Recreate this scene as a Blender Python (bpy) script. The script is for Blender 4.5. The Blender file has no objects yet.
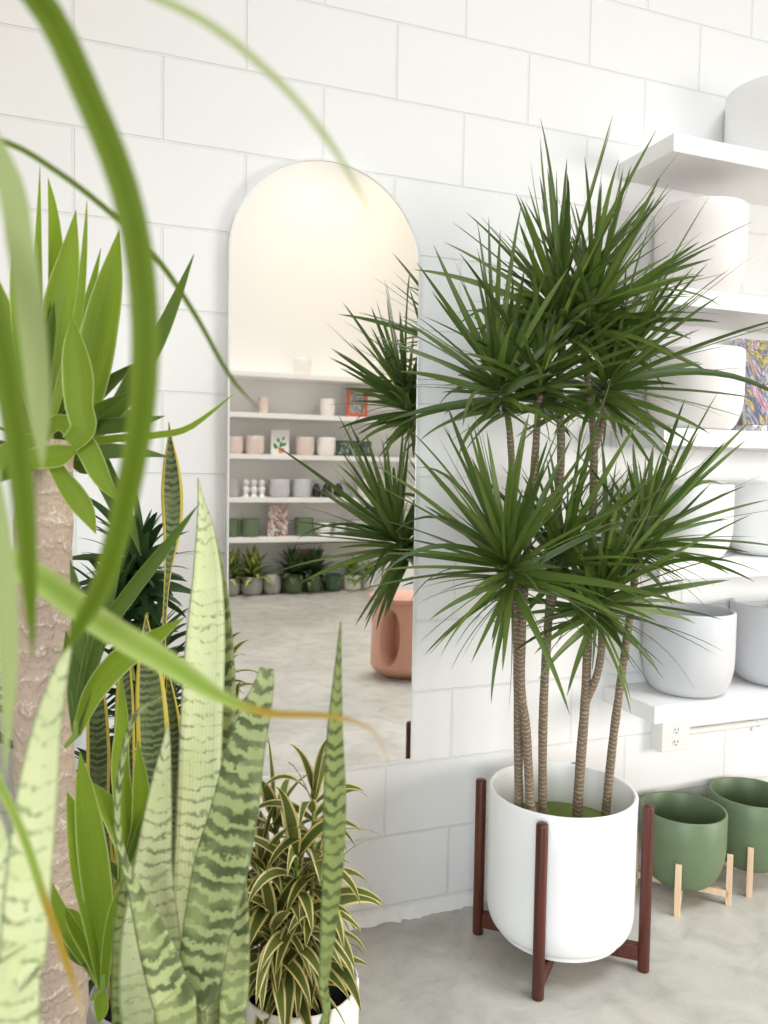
import bpy, bmesh, math, random
from mathutils import Vector, Matrix, Quaternion
random.seed(7)
C = bpy.context.scene.collection
V = Vector
PI = math.pi

# ------------------------------------------------------------------ camera geometry
D, H, YAW, PIT, ROL, F = 2.062, 1.272, .3629, .0503, .0157, 800.0
O = V((0, -D, H))
fw = V((math.sin(YAW)*math.cos(PIT), math.cos(YAW)*math.cos(PIT), -math.sin(PIT)))
_r = V((math.cos(YAW), -math.sin(YAW), 0)); _u = _r.cross(fw)
RT = _r*math.cos(ROL) + _u*math.sin(ROL)
UP = -_r*math.sin(ROL) + _u*math.cos(ROL)
def ray(a, b): return fw + RT*((a-384)/F) - UP*((b-512)/F)
def at_y(a, b, y):
    d = ray(a, b); return O + d*((y-O.y)/d.y)
def at_z(a, b, z):
    d = ray(a, b); return O + d*((z-O.z)/d.z)
def at_d(a, b, t): return O + ray(a, b)*t
def depth(p): return (p-O).dot(fw)
MY = -.030                                   # front face of the mirror
def at_m(a, b, y):                           # point seen in the mirror, on the real plane y
    p = at_y(a, b, 2*MY-y); return V((p.x, y, p.z))
def mdepth(p): return depth(V((p.x, 2*MY-p.y, p.z)))

# ------------------------------------------------------------------ mesh helpers
class MB:
    def __init__(s): s.v = []; s.f = []; s.uv = []; s.ln = []; s.m = []; s.n = 0
    def face(s, idx, uv=None, ln=None, m=0):
        s.f.append(tuple(idx)); s.m.append(m)
        s.uv.append(uv or [(0, 0)]*len(idx)); s.ln.append(ln or [(0, 0)]*len(idx))
    def box(s, lo, hi, m=0, rot=None, org=None):
        b = len(s.v)
        pts = [V((x, y, z)) for x in (lo[0], hi[0]) for y in (lo[1], hi[1]) for z in (lo[2], hi[2])]
        if rot is not None: pts = [org + rot @ (p-org) for p in pts]
        s.v += pts
        for q in ((0, 1, 3, 2), (4, 6, 7, 5), (0, 4, 5, 1), (2, 3, 7, 6), (0, 2, 6, 4), (1, 5, 7, 3)):
            s.face([b+i for i in q], [(0, 0), (1, 0), (1, 1), (0, 1)], m=m)
        return s
    def lathe(s, prof, c=(0, 0, 0), seg=48, m=0):
        b = len(s.v); c = V(c); n = len(prof)
        for i in range(seg):
            a = 2*PI*i/seg
            for r, z in prof: s.v.append(c + V((r*math.cos(a), r*math.sin(a), z)))
        for i in range(seg):
            j = (i+1) % seg
            for k in range(n-1):
                u0, u1 = i/seg, (i+1)/seg
                s.face([b+i*n+k, b+j*n+k, b+j*n+k+1, b+i*n+k+1],
                       [(u0, prof[k][1]), (u1, prof[k][1]), (u1, prof[k+1][1]), (u0, prof[k+1][1])], m=m)
        return s
    def tube(s, pts, rad, seg=12, cap=True, m=0):
        b = len(s.v); n = len(pts); L = 0
        up = None
        for i, p in enumerate(pts):
            t = (pts[min(i+1, n-1)] - pts[max(i-1, 0)]).normalized()
            if up is None:
                up = t.cross(V((0, 0, 1)) if abs(t.z) < .9 else V((1, 0, 0))).normalized()
            up = (up - t*up.dot(t)).normalized(); w = t.cross(up)
            r = rad[i] if isinstance(rad, (list, tuple)) else rad
            for k in range(seg):
                a = 2*PI*k/seg; s.v.append(p + (up*math.cos(a) + w*math.sin(a))*r)
        for i in range(n-1):
            l1 = L + (pts[i+1]-pts[i]).length
            for k in range(seg):
                q = (k+1) % seg
                u = [(k/seg, L), ((k+1)/seg, L), ((k+1)/seg, l1), (k/seg, l1)]
                s.face([b+i*seg+k, b+i*seg+q, b+(i+1)*seg+q, b+(i+1)*seg+k], u, u, m)
            L = l1
        if cap:
            s.face([b+k for k in range(seg)][::-1]); s.face([b+(n-1)*seg+k for k in range(seg)])
            s.m[-1] = s.m[-2] = m
        return s
    def ribbon(s, pts, wid, nrm, fold=.15, cross=4, curl=0, m=0):
        """A leaf blade: pts along the midrib, wid full widths, nrm the facing direction per point."""
        n = len(pts); b = len(s.v); idx = s.n; s.n += 1; L = 0; lens = [0]
        for i in range(1, n): L += (pts[i]-pts[i-1]).length; lens.append(L)
        for i, p in enumerate(pts):
            t = (pts[min(i+1, n-1)] - pts[max(i-1, 0)]).normalized()
            nn = nrm[i] if isinstance(nrm, list) else nrm
            sd = t.cross(nn)
            sd = sd.normalized() if sd.length > 1e-6 else t.orthogonal().normalized()
            no = sd.cross(t).normalized()
            for k in range(cross+1):
                e = k/cross*2-1
                s.v.append(p + sd*(e*wid[i]/2) + no*(fold*wid[i]*(e*e if curl else abs(e))))
        for i in range(n-1):
            for k in range(cross):
                q = [b+i*(cross+1)+k, b+i*(cross+1)+k+1, b+(i+1)*(cross+1)+k+1, b+(i+1)*(cross+1)+k]
                u0, u1 = k/cross, (k+1)/cross; s0, s1 = i/(n-1)*.998, (i+1)/(n-1)*.998
                s.face(q, [(u0, idx+s0), (u1, idx+s0), (u1, idx+s1), (u0, idx+s1)],
                       [(u0*wid[i], lens[i]), (u1*wid[i], lens[i]), (u1*wid[i+1], lens[i+1]), (u0*wid[i+1], lens[i+1])], m)
        return s
    def build(s, name, mats, parent=None, smooth=True, bevel=0, solid=0):
        me = bpy.data.meshes.new(name)
        me.from_pydata([tuple(p) for p in s.v], [], s.f)
        l1 = me.uv_layers.new(name='UVMap'); l2 = me.uv_layers.new(name='Len')
        flat1 = [c for f in s.uv for p in f for c in p]; flat2 = [c for f in s.ln for p in f for c in p]
        l1.data.foreach_set('uv', flat1); l2.data.foreach_set('uv', flat2)
        for mt in (mats if isinstance(mats, list) else [mats]): me.materials.append(mt)
        me.polygons.foreach_set('material_index', s.m)
        me.update()
        if smooth:
            me.polygons.foreach_set('use_smooth', [True]*len(me.polygons))
            me.set_sharp_from_angle(angle=math.radians(40))
        o = bpy.data.objects.new(name, me); C.objects.link(o)
        if parent:
            o.parent = parent
            o.matrix_parent_inverse = Matrix.Translation(-parent.location)
        if bevel:
            md = o.modifiers.new('bevel', 'BEVEL'); md.width = bevel; md.segments = 3; md.limit_method = 'ANGLE'
        if solid:
            md = o.modifiers.new('thickness', 'SOLIDIFY'); md.thickness = solid; md.offset = 0
        return o

def tag(o, label, cat, group=None):
    o['label'] = label; o['category'] = cat
    if group: o['group'] = group
    return o
def thing(name, label, cat, loc, group=None):
    o = bpy.data.objects.new(name, None); C.objects.link(o); o.location = loc; o.empty_display_size = .05
    return tag(o, label, cat, group)
def struct(o): o['kind'] = 'structure'; return o

def spline(pts, n):
    """Catmull-Rom through tuples/vectors of any size."""
    P = [tuple(p) for p in pts]; out = []; k = len(P)
    for j in range(n):
        x = j/(n-1)*(k-1); i = min(int(x), k-2); t = x-i
        p0, p1, p2, p3 = P[max(i-1, 0)], P[i], P[i+1], P[min(i+2, k-1)]
        out.append(tuple(.5*((2*b)+(-a+c)*t+(2*a-5*b+4*c-d)*t*t+(-a+3*b-3*c+d)*t**3) for a, b, c, d in zip(p0, p1, p2, p3)))
    return out

def px_leaf(mb, pts, dep, base=None, n=26, twist=0., fold=.12, cross=4, curl=1, basew=None, wk=1.0):
    """pts: (px, py, width in px, [depth]) from base to tip; base: optional 3D root in front of the list."""
    L = []
    if base is not None: L.append((*base, basew if basew is not None else pts[0][2]*dep/F))
    for q in pts:
        d = q[3] if len(q) > 3 else dep
        p = at_d(q[0], q[1], d); L.append((*p, q[2]*d/F*wk))
    S = spline(L, n)
    P = [V(q[:3]) for q in S]; W = [max(q[3], .0004) for q in S]
    N = []
    for i, p in enumerate(P):
        t = (P[min(i+1, n-1)]-P[max(i-1, 0)]).normalized()
        vv = (O-p).normalized()
        N.append(Quaternion(t, twist) @ vv)
    W = [w/max(.35, math.cos(twist)) for w in W]
    mb.ribbon(P, W, N, fold, cross, curl)

def arc_leaf(mb, c, d, L, w, droop=.3, n=12, fold=.12, prof='strap', cross=2, side=0., roll=0.):
    """A blade leaving c along d, bending down by droop."""
    d = d.normalized(); P = []; W = []; g = V((0, 0, -1))
    lat = d.cross(V((0, 0, 1)))
    lat = lat.normalized() if lat.length > 1e-3 else V((1, 0, 0))
    cur = c.copy(); dd = d.copy()
    for i in range(n):
        s = i/(n-1)
        P.append(cur.copy())
        if prof == 'strap': ww = (.55+.45*min(1, s/.12))*(1-s)**.62
        elif prof == 'lance': ww = (math.sin(PI*min(1, (.08+.92*s))**.8))**.9
        else: ww = math.sin(PI*(.04+.96*s)**.65)
        W.append(max(ww*w, .0005))
        dd = (dd + (g*droop + lat*side)*(2.2*s+.15)/(n-1)).normalized()
        cur = cur + dd*(L/(n-1))
    N = []
    for i in range(n):
        t = (P[min(i+1, n-1)]-P[max(i-1, 0)]).normalized()
        u = V((0, 0, 1)) - t*t.z
        if u.length < .15: u = lat.cross(t)
        N.append(Quaternion(t, roll) @ u.normalized())
    mb.ribbon(P, W, N, fold, cross, 0)

# ------------------------------------------------------------------ materials
def mat(name):
    m = bpy.data.materials.new(name); m.use_nodes = True
    nt = m.node_tree; b = nt.nodes['Principled BSDF']
    return m, nt, b
def nd(nt, typ, ins=None, **kw):
    n = nt.nodes.new(typ)
    for k, v in kw.items(): setattr(n, k, v)
    for k, v in (ins or {}).items():
        if isinstance(v, bpy.types.NodeSocket): nt.links.new(v, n.inputs[k])
        else: n.inputs[k].default_value = v
    return n
def mth(nt, op, a, b=0., c=None):
    n = nt.nodes.new('ShaderNodeMath'); n.operation = op
    for i, x in enumerate((a, b) if c is None else (a, b, c)):
        if isinstance(x, bpy.types.NodeSocket): nt.links.new(x, n.inputs[i])
        else: n.inputs[i].default_value = x
    return n.outputs[0]
def mix(nt, fac, a, b, blend='MIX'):
    n = nt.nodes.new('ShaderNodeMix'); n.data_type = 'RGBA'; n.blend_type = blend
    for i, x in ((0, fac), (6, a), (7, b)):
        if isinstance(x, bpy.types.NodeSocket): nt.links.new(x, n.inputs[i])
        else: n.inputs[i].default_value = x if i == 0 else (*x, 1) if len(x) == 3 else x
    return n.outputs[2]
def step(nt, x, lo, hi):
    n = nt.nodes.new('ShaderNodeMapRange'); n.interpolation_type = 'SMOOTHSTEP'; n.clamp = True
    nt.links.new(x, n.inputs[0]); n.inputs[1].default_value = lo; n.inputs[2].default_value = hi
    return n.outputs[0]
def noise(nt, vec, scale, detail=3, rough=.5, dist=0.):
    n = nd(nt, 'ShaderNodeTexNoise', {'Vector': vec, 'Scale': scale, 'Detail': detail, 'Roughness': rough, 'Distortion': dist})
    return n.outputs[0]
def bump(nt, b, h, dist=.002, strength=1.):
    n = nd(nt, 'ShaderNodeBump', {'Height': h, 'Distance': dist, 'Strength': strength})
    nt.links.new(n.outputs[0], b.inputs['Normal']); return n
def objco(nt): return nd(nt, 'ShaderNodeTexCoord').outputs['Object']
def geo(nt): return nd(nt, 'ShaderNodeNewGeometry').outputs['Position']

def plain(name, col, rough=.5, var=.04, scale=30, bmp=0., coat=0.):
    m, nt, b = mat(name)
    f = noise(nt, geo(nt), scale, 4)
    c = mix(nt, f, [max(0, x*(1-var)) for x in col], [min(1, x*(1+var)) for x in col])
    nt.links.new(c, b.inputs['Base Color']); b.inputs['Roughness'].default_value = rough
    if coat: b.inputs['Coat Weight'].default_value = coat
    if bmp: bump(nt, b, noise(nt, geo(nt), scale*6, 3), bmp)
    return m

def wall_mat(name, col, blocks):
    m, nt, b = mat(name)
    g = geo(nt); sx = nd(nt, 'ShaderNodeSeparateXYZ', {0: g})
    n1 = noise(nt, g, 2.2, 3); base = mix(nt, n1, [c*.965 for c in col], col)
    h = mth(nt, 'MULTIPLY', noise(nt, g, 140, 4), .10)
    h = mth(nt, 'ADD', h, mth(nt, 'MULTIPLY', noise(nt, g, 18, 2), .22))
    if blocks:
        vx = nd(nt, 'ShaderNodeCombineXYZ', {0: mth(nt, 'ADD', sx.outputs[0], -.191+.2032+.4064*40), 1: mth(nt, 'ADD', sx.outputs[2], -.04+.2032*20)})
        wob = noise(nt, g, 9, 2)
        vv = nd(nt, 'ShaderNodeVectorMath', {0: vx.outputs[0], 1: nd(nt, 'ShaderNodeCombineXYZ', {0: mth(nt, 'MULTIPLY', wob, .003), 1: mth(nt, 'MULTIPLY', wob, .003)}).outputs[0]}, operation='ADD')
        br = nd(nt, 'ShaderNodeTexBrick', {'Vector': vv.outputs[0], 'Color1': (1, 1, 1, 1), 'Color2': (.9, .9, .9, 1), 'Scale': 1., 'Mortar Size': .0036, 'Mortar Smooth': .35, 'Brick Width': .4064, 'Row Height': .2032}, offset=.5, offset_frequency=2, squash=1., squash_frequency=2)
        fac = br.outputs['Fac']
        base = mix(nt, mth(nt, 'MULTIPLY', fac, .22), base, [c*.82 for c in col])
        h = mth(nt, 'SUBTRACT', h, mth(nt, 'MULTIPLY', fac, .9))
    nt.links.new(base, b.inputs['Base Color']); b.inputs['Roughness'].default_value = .42
    bump(nt, b, h, .004, .8)
    return m

def floor_mat():
    m, nt, b = mat('polished_concrete')
    g = geo(nt)
    a = noise(nt, g, 1.6, 6, .6, .6); c = noise(nt, g, 7, 6, .65, .8); f = noise(nt, g, 90, 3)
    str_ = noise(nt, nd(nt, 'ShaderNodeMapping', {0: g, 3: (3, 14, 1)}).outputs[0], 2.2, 5, .7, 1.2)
    col = mix(nt, step(nt, a, .3, .7), (.44, .42, .37), (.57, .55, .50))
    col = mix(nt, mth(nt, 'MULTIPLY', step(nt, c, .36, .74), .6), col, (.29, .28, .25))
    col = mix(nt, mth(nt, 'MULTIPLY', step(nt, str_, .56, .75), .45), col, (.56, .52, .465))
    col = mix(nt, mth(nt, 'MULTIPLY', f, .12), col, (.30, .28, .25))
    nt.links.new(col, b.inputs['Base Color'])
    nt.links.new(mth(nt, 'ADD', mth(nt, 'MULTIPLY', c, .25), .25), b.inputs['Roughness'])
    bump(nt, b, mth(nt, 'ADD', c, f), .0012, .6)
    return m

def leafy(name, colf, rough=.4, trans=.25, tcol=None, spec=.28):
    """colf(nt, u, s, rnd, len_x, len_y) -> colour socket"""
    m, nt, b = mat(name)
    uv = nd(nt, 'ShaderNodeUVMap', uv_map='UVMap'); ln = nd(nt, 'ShaderNodeUVMap', uv_map='Len')
    su = nd(nt, 'ShaderNodeSeparateXYZ', {0: uv.outputs[0]}); sl = nd(nt, 'ShaderNodeSeparateXYZ', {0: ln.outputs[0]})
    idx = mth(nt, 'FLOOR', su.outputs[1]); s = mth(nt, 'FRACT', su.outputs[1])
    rn = nd(nt, 'ShaderNodeTexWhiteNoise', {'W': idx}, noise_dimensions='1D').outputs[0]
    col = colf(nt, su.outputs[0], s, rn, sl.outputs[0], sl.outputs[1])
    nt.links.new(col, b.inputs['Base Color'])
    b.inputs['Roughness'].default_value = rough; b.inputs['Specular IOR Level'].default_value = spec
    # fine lengthwise veins
    vein = mth(nt, 'SINE', mth(nt, 'MULTIPLY', su.outputs[0], 70.))
    bump(nt, b, vein, .0004, .25)
    tr = nd(nt, 'ShaderNodeBsdfTranslucent', {'Color': tcol if tcol else col})
    if tcol is None: nt.links.new(col, tr.inputs[0])
    ms = nd(nt, 'ShaderNodeMixShader', {0: trans, 1: b.outputs[0], 2: tr.outputs[0]})
    nt.links.new(ms.outputs[0], nt.nodes['Material Output'].inputs[0])
    return m
def edge(nt, u): return mth(nt, 'MULTIPLY', mth(nt, 'ABSOLUTE', mth(nt, 'SUBTRACT', u, .5)), 2.)

def c_marg(nt, u, s, rn, lx, ly):
    c = mix(nt, rn, (.036, .082, .013), (.150, .235, .040))
    c = mix(nt, mth(nt, 'MULTIPLY', mth(nt, 'SUBTRACT', 1., s), .35), c, (.16, .26, .05))
    c = mix(nt, mth(nt, 'MULTIPLY', step(nt, edge(nt, u), .78, .95), .55), c, (.10, .045, .03))
    c = mix(nt, mth(nt, 'MULTIPLY', step(nt, s, .90, 1.), .7), c, (.22, .16, .08))
    return c
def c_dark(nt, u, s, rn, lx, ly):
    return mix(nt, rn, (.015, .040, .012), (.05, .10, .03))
def c_yucca(nt, u, s, rn, lx, ly):
    c = mix(nt, rn, (.17, .30, .010), (.34, .47, .045))
    v = nd(nt, 'ShaderNodeCombineXYZ', {0: mth(nt, 'MULTIPLY', u, 14.), 1: mth(nt, 'MULTIPLY', ly, 3.), 2: rn})
    c = mix(nt, mth(nt, 'MULTIPLY', noise(nt, v.outputs[0], 1., 3), .45), c, (.10, .20, .008))
    c = mix(nt, mth(nt, 'MULTIPLY', step(nt, edge(nt, u), .86, .98), .8), c, (.62, .68, .30))
    c = mix(nt, mth(nt, 'MULTIPLY', step(nt, s, .94, 1.), .6), c, (.35, .25, .07))
    return c
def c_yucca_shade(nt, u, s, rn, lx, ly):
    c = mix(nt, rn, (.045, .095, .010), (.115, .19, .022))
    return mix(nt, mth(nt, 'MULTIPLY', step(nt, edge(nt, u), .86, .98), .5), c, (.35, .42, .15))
def c_strap(nt, u, s, rn, lx, ly):
    c = mix(nt, rn, (.085, .145, .005), (.125, .19, .012))
    c = mix(nt, mth(nt, 'MULTIPLY', step(nt, edge(nt, u), .1, .9), .25), c, (.30, .40, .08))
    return c
def c_strap_pale(nt, u, s, rn, lx, ly):
    return mix(nt, rn, (.36, .47, .16), (.52, .60, .28))
def c_strap_brown(nt, u, s, rn, lx, ly):
    c = mix(nt, step(nt, edge(nt, u), .1, .95), (.27, .40, .06), (.42, .53, .16))
    c = mix(nt, step(nt, s, .60, .70), c, (.40, .27, .035))
    return mix(nt, step(nt, s, .78, .93), c, (.58, .47, .31))
def snake_col(pale, pale2, dark, dens, yellow=False, freq=210.):
    def f(nt, u, s, rn, lx, ly):
        e = edge(nt, u)
        vec = nd(nt, 'ShaderNodeCombineXYZ', {0: lx, 1: ly, 2: mth(nt, 'MULTIPLY', rn, 7.)}).outputs[0]
        n1 = noise(nt, vec, 60, 4, .6); n2 = noise(nt, vec, 170, 3, .65)
        ph = mth(nt, 'ADD', mth(nt, 'MULTIPLY', ly, freq), mth(nt, 'MULTIPLY', e, -3.0))
        ph = mth(nt, 'ADD', ph, mth(nt, 'MULTIPLY', n1, 9.))
        ph = mth(nt, 'ADD', ph, mth(nt, 'MULTIPLY', n2, 3.))
        w = mth(nt, 'SINE', ph)
        w = mth(nt, 'ADD', w, mth(nt, 'MULTIPLY', mth(nt, 'SUBTRACT', n2, .5), 2.2))
        w = mth(nt, 'ADD', w, mth(nt, 'MULTIPLY', mth(nt, 'SUBTRACT', noise(nt, vec, 14, 2), .5), 2.4))
        k = step(nt, w, dens, dens+.8)
        c = mix(nt, noise(nt, vec, 25, 3), pale, pale2)
        c = mix(nt, mth(nt, 'MULTIPLY', k, mth(nt, 'ADD', .35, mth(nt, 'MULTIPLY', step(nt, noise(nt, vec, 18, 3), .35, .65), .5))), c, dark)
        if yellow: c = mix(nt, step(nt, e, .72, .80), c, (.58, .47, .07))
        else: c = mix(nt, mth(nt, 'MULTIPLY', step(nt, e, .93, 1.), .5), c, (.10, .15, .06))
        return c
    return f
def c_song(nt, u, s, rn, lx, ly):
    c = mix(nt, rn, (.075, .11, .022), (.16, .195, .045))
    n = noise(nt, nd(nt, 'ShaderNodeCombineXYZ', {0: mth(nt, 'MULTIPLY', u, 9.), 1: mth(nt, 'MULTIPLY', ly, 30.), 2: rn}).outputs[0], 1, 2)
    e = mth(nt, 'ADD', edge(nt, u), mth(nt, 'MULTIPLY', mth(nt, 'SUBTRACT', n, .5), .25))
    ycol = mix(nt, rn, (.62, .50, .15), (.80, .72, .38))
    return mix(nt, step(nt, e, .58, .70), c, ycol)
def c_dieff(nt, u, s, rn, lx, ly):
    c = mix(nt, rn, (.05, .13, .02), (.13, .24, .04))
    return mix(nt, mth(nt, 'SUBTRACT', 1., step(nt, edge(nt, u), .25, .6)), c, (.55, .58, .20))
def c_aglao(nt, u, s, rn, lx, ly):
    c = mix(nt, rn, (.03, .075, .02), (.09, .15, .05))
    v = nd(nt, 'ShaderNodeCombineXYZ', {0: mth(nt, 'MULTIPLY', u, 4.), 1: mth(nt, 'MULTIPLY', ly, 40.), 2: rn})
    return mix(nt, mth(nt, 'MULTIPLY', step(nt, noise(nt, v.outputs[0], 1.5, 3), .5, .62), .7), c, (.30, .36, .22))
def c_pothos(nt, u, s, rn, lx, ly):
    return mix(nt, rn, (.12, .24, .03), (.42, .50, .14))

def bark(name, a, b_, ring=300., bmp=.003, thr=.35):
    m, nt, b = mat(name)
    ln = nd(nt, 'ShaderNodeUVMap', uv_map='Len'); sl = nd(nt, 'ShaderNodeSeparateXYZ', {0: ln.outputs[0]})
    g = geo(nt)
    n = noise(nt, g, 60, 4, .6)
    ang = mth(nt, 'SINE', mth(nt, 'MULTIPLY', sl.outputs[0], 6*PI))
    ph = mth(nt, 'ADD', mth(nt, 'MULTIPLY', sl.outputs[1], ring), mth(nt, 'ADD', mth(nt, 'MULTIPLY', n, 11.), mth(nt, 'MULTIPLY', ang, .7)))
    w = mth(nt, 'ADD', mth(nt, 'SINE', ph), mth(nt, 'MULTIPLY', mth(nt, 'SUBTRACT', noise(nt, g, 200, 3), .5), 1.4))
    k = step(nt, w, thr, thr+.7)
    c = mix(nt, noise(nt, g, 14, 3), a, [x*.72 for x in a])
    c = mix(nt, k, c, b_)
    nt.links.new(c, b.inputs['Base Color']); b.inputs['Roughness'].default_value = .8
    bump(nt, b, w, bmp, .7)
    return m

def wood(name, a, b_, rough=.4, axis=2):
    m, nt, b = mat(name)
    sc = [60, 60, 60]; sc[axis] = 3
    v = nd(nt, 'ShaderNodeMapping', {0: geo(nt), 3: sc}).outputs[0]
    n = noise(nt, v, 1.6, 5, .6, .4)
    nt.links.new(mix(nt, step(nt, n, .3, .7), a, b_), b.inputs['Base Color'])
    b.inputs['Roughness'].default_value = rough
    return m

def swirl(name, cols, scale=9, dist=3.):
    m, nt, b = mat(name)
    g = nd(nt, 'ShaderNodeMapping', {0: geo(nt), 2: (0, .7, .3), 3: (1.4, 1, .55)}).outputs[0]
    n = noise(nt, g, scale, 3, .6, dist)
    n = mth(nt, 'FRACT', mth(nt, 'MULTIPLY', n, 4.))
    r = nt.nodes.new('ShaderNodeValToRGB'); nt.links.new(n, r.inputs[0])
    r.color_ramp.interpolation = 'EASE'
    el = r.color_ramp.elements
    while len(el) < len(cols): el.new(.5)
    for i, c in enumerate(cols): el[i].position = i/(len(cols)-1); el[i].color = (*c, 1)
    nt.links.new(r.outputs[0], b.inputs['Base Color']); b.inputs['Roughness'].default_value = .35
    return m

M = {}
M['wall'] = wall_mat('white_painted_block', (.86, .857, .851), True)
M['wall_plain'] = wall_mat('white_painted_plaster', (.86, .85, .83), False)
M['floor'] = floor_mat()
M['shelf'] = plain('white_shelf_paint', (.88, .875, .86), .4, .015)
M['white_glaze'] = plain('white_matte_glaze', (.88, .88, .88), .38, .01)
M['blush'] = plain('blush_white_glaze', (.86, .81, .79), .42, .015)
M['pink'] = plain('pale_pink_glaze', (.74, .62, .57), .45, .03)
M['cream'] = plain('cream_white_glaze', (.87, .84, .81), .42, .015)
M['grey'] = plain('pale_grey_glaze', (.58, .58, .60), .5, .02)
M['midgrey'] = plain('stone_grey_glaze', (.46, .45, .44), .55, .03)
M['green'] = plain('sage_green_glaze', (.125, .18, .095), .42, .04)
M['deepgreen'] = plain('deep_green_glaze', (.04, .085, .04), .4, .05)
M['cherry'] = wood('cherry_stained_wood', (.055, .010, .005), (.11, .023, .011), .4)
M['birch'] = wood('pale_birch_wood', (.72, .50, .32), (.82, .62, .43), .5)
M['black'] = plain('black_ceramic', (.015, .015, .017), .35, .1)
M['terracotta'] = plain('terracotta_pink_clay', (.58, .30, .21), .6, .05, 40, .0006)
M['soil'] = plain('dark_potting_soil', (.022, .015, .010), .95, .5, 120, .004)
M['moss'] = plain('green_moss', (.16, .22, .04), .9, .4, 90, .004)
M['plastic'] = plain('white_outlet_plastic', (.80, .78, .74), .4, .02)
M['slot'] = plain('dark_slot', (.05, .045, .04), .6, .1)
M['frame'] = plain('pale_silver_frame', (.78, .78, .77), .3, .02)
M['paper'] = plain('white_card', (.85, .85, .83), .7, .02)
M['red'] = plain('orange_red_frame', (.62, .14, .07), .5, .05)
M['leafprint'] = plain('printed_leaf_green', (.06, .26, .04), .7, .2)
M['clayprint'] = plain('printed_terracotta', (.65, .25, .14), .7, .1)
M['pinkcard'] = plain('dusty_pink_card', (.55, .27, .25), .6, .05)
M['trunk'] = bark('marginata_bark', (.215, .155, .10), (.37, .295, .215), 560., .0009)
M['yuccabark'] = bark('yucca_bark', (.60, .46, .36), (.82, .74, .64), 170., .0025, .75)
M['greenstem'] = plain('green_stem', (.20, .30, .05), .6, .2)
M['photo'] = swirl('grey_photo_print', [(.03, .03, .03), (.5, .52, .5), (.12, .15, .12), (.8, .8, .78)], 14, 1)
M['cover'] = swirl('painted_swirl_cover', [(.05, .07, .12), (.62, .60, .68), (.55, .10, .18), (.80, .78, .80), (.10, .16, .13), (.70, .55, .15), (.12, .12, .25), (.5, .5, .55)], 6, 2.0)
M['coverred'] = swirl('red_black_swirl_cover', [(.45, .14, .12), (.72, .66, .64), (.05, .04, .05), (.66, .38, .32), (.78, .76, .74), (.30, .07, .07)], 6, 1.5)
M['covergreen'] = swirl('dark_green_landscape_print', [(.015, .04, .025), (.06, .11, .08), (.30, .36, .33), (.03, .06, .04)], 8, 1)
M['zebra'] = swirl('black_white_print', [(.03, .03, .04), (.75, .74, .78), (.62, .6, .65), (.10, .1, .12)], 14, 2)
M['marg'] = leafy('marginata_leaf', c_marg, .28, .22, None, .5)
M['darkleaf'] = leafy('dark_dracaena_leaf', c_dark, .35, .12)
M['yucca'] = leafy('yucca_leaf', c_yucca, .4, .42)
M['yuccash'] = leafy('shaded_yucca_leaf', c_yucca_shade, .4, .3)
M['strap'] = leafy('strap_leaf', c_strap, .5, .22, None, .15)
M['strappale'] = leafy('pale_strap_leaf', c_strap_pale, .5, .45)
M['strapbrown'] = leafy('brown_tipped_strap_leaf', c_strap_brown, .5, .35)
M['snakepale'] = leafy('pale_snake_leaf', snake_col((.76, .79, .50), (.58, .65, .31), (.16, .22, .09), .5, False, 400.), .42, .12)
M['snakemid'] = leafy('mottled_snake_leaf', snake_col((.50, .56, .27), (.33, .40, .15), (.035, .065, .016), -.55, False, 300.), .4, .08)
M['snakeolive'] = leafy('olive_snake_leaf', snake_col((.26, .31, .10), (.19, .24, .07), (.03, .05, .016), .0, False, 420.), .4, .08)
M['snakedark'] = leafy('yellow_edged_snake_leaf', snake_col((.20, .24, .10), (.12, .16, .06), (.025, .045, .02), -.5, True, 520.), .4, .08)
M['song'] = leafy('variegated_song_leaf', c_song, .4, .2)
M['dieff'] = leafy('variegated_dieffenbachia_leaf', c_dieff, .4, .2)
M['aglao'] = leafy('silvery_green_leaf', c_aglao, .45, .15)
M['pothos'] = leafy('light_pothos_leaf', c_pothos, .45, .25)
m, nt, b = mat('mirror_silver')
b.inputs['Metallic'].default_value = 1; b.inputs['Roughness'].default_value = 0.0
nt.links.new(mix(nt, noise(nt, geo(nt), 3, 2), (.93, .935, .93), (.95, .95, .945)), b.inputs['Base Color'])
M['mirror'] = m

# ------------------------------------------------------------------ the room
FARY = -6.32
def wallbox(name, lo, hi, m): return struct(MB().box(lo, hi).build(name, m, None, False))
wallbox('wall_back', (-3.2, 0, 0), (7.2, .2, 5.2), M['wall'])
wallbox('wall_front', (-3.2, FARY-.2, 0), (7.2, FARY, 5.2), M['wall_plain'])
wallbox('wall_left', (-3.4, FARY-.2, 0), (-3.2, .2, 5.2), M['wall_plain'])
wallbox('wall_right', (7.2, FARY-.2, 0), (7.4, .2, 5.2), M['wall_plain'])
wallbox('floor', (-3.4, FARY-.2, -.15), (7.4, .2, 0), M['floor'])
# sloppy bead of wall paint where the blocks meet the concrete
mb = MB(); xs = [-3.2+10.4*i/700 for i in range(701)]
for i, x in enumerate(xs):
    d = .010 + .012*random.random() + .010*math.sin(x*9) * random.random()
    for p in ((x, 0, .022+.012*random.random()), (x, -d*.45, .012), (x, -d, .0015), (x, -d, 0)): mb.v.append(V(p))
for i in range(700):
    for k in range(3): mb.face([i*4+k, i*4+k+1, i*4+k+5, i*4+k+4])
struct(mb.build('trim_1', M['wall_plain']))

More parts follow.
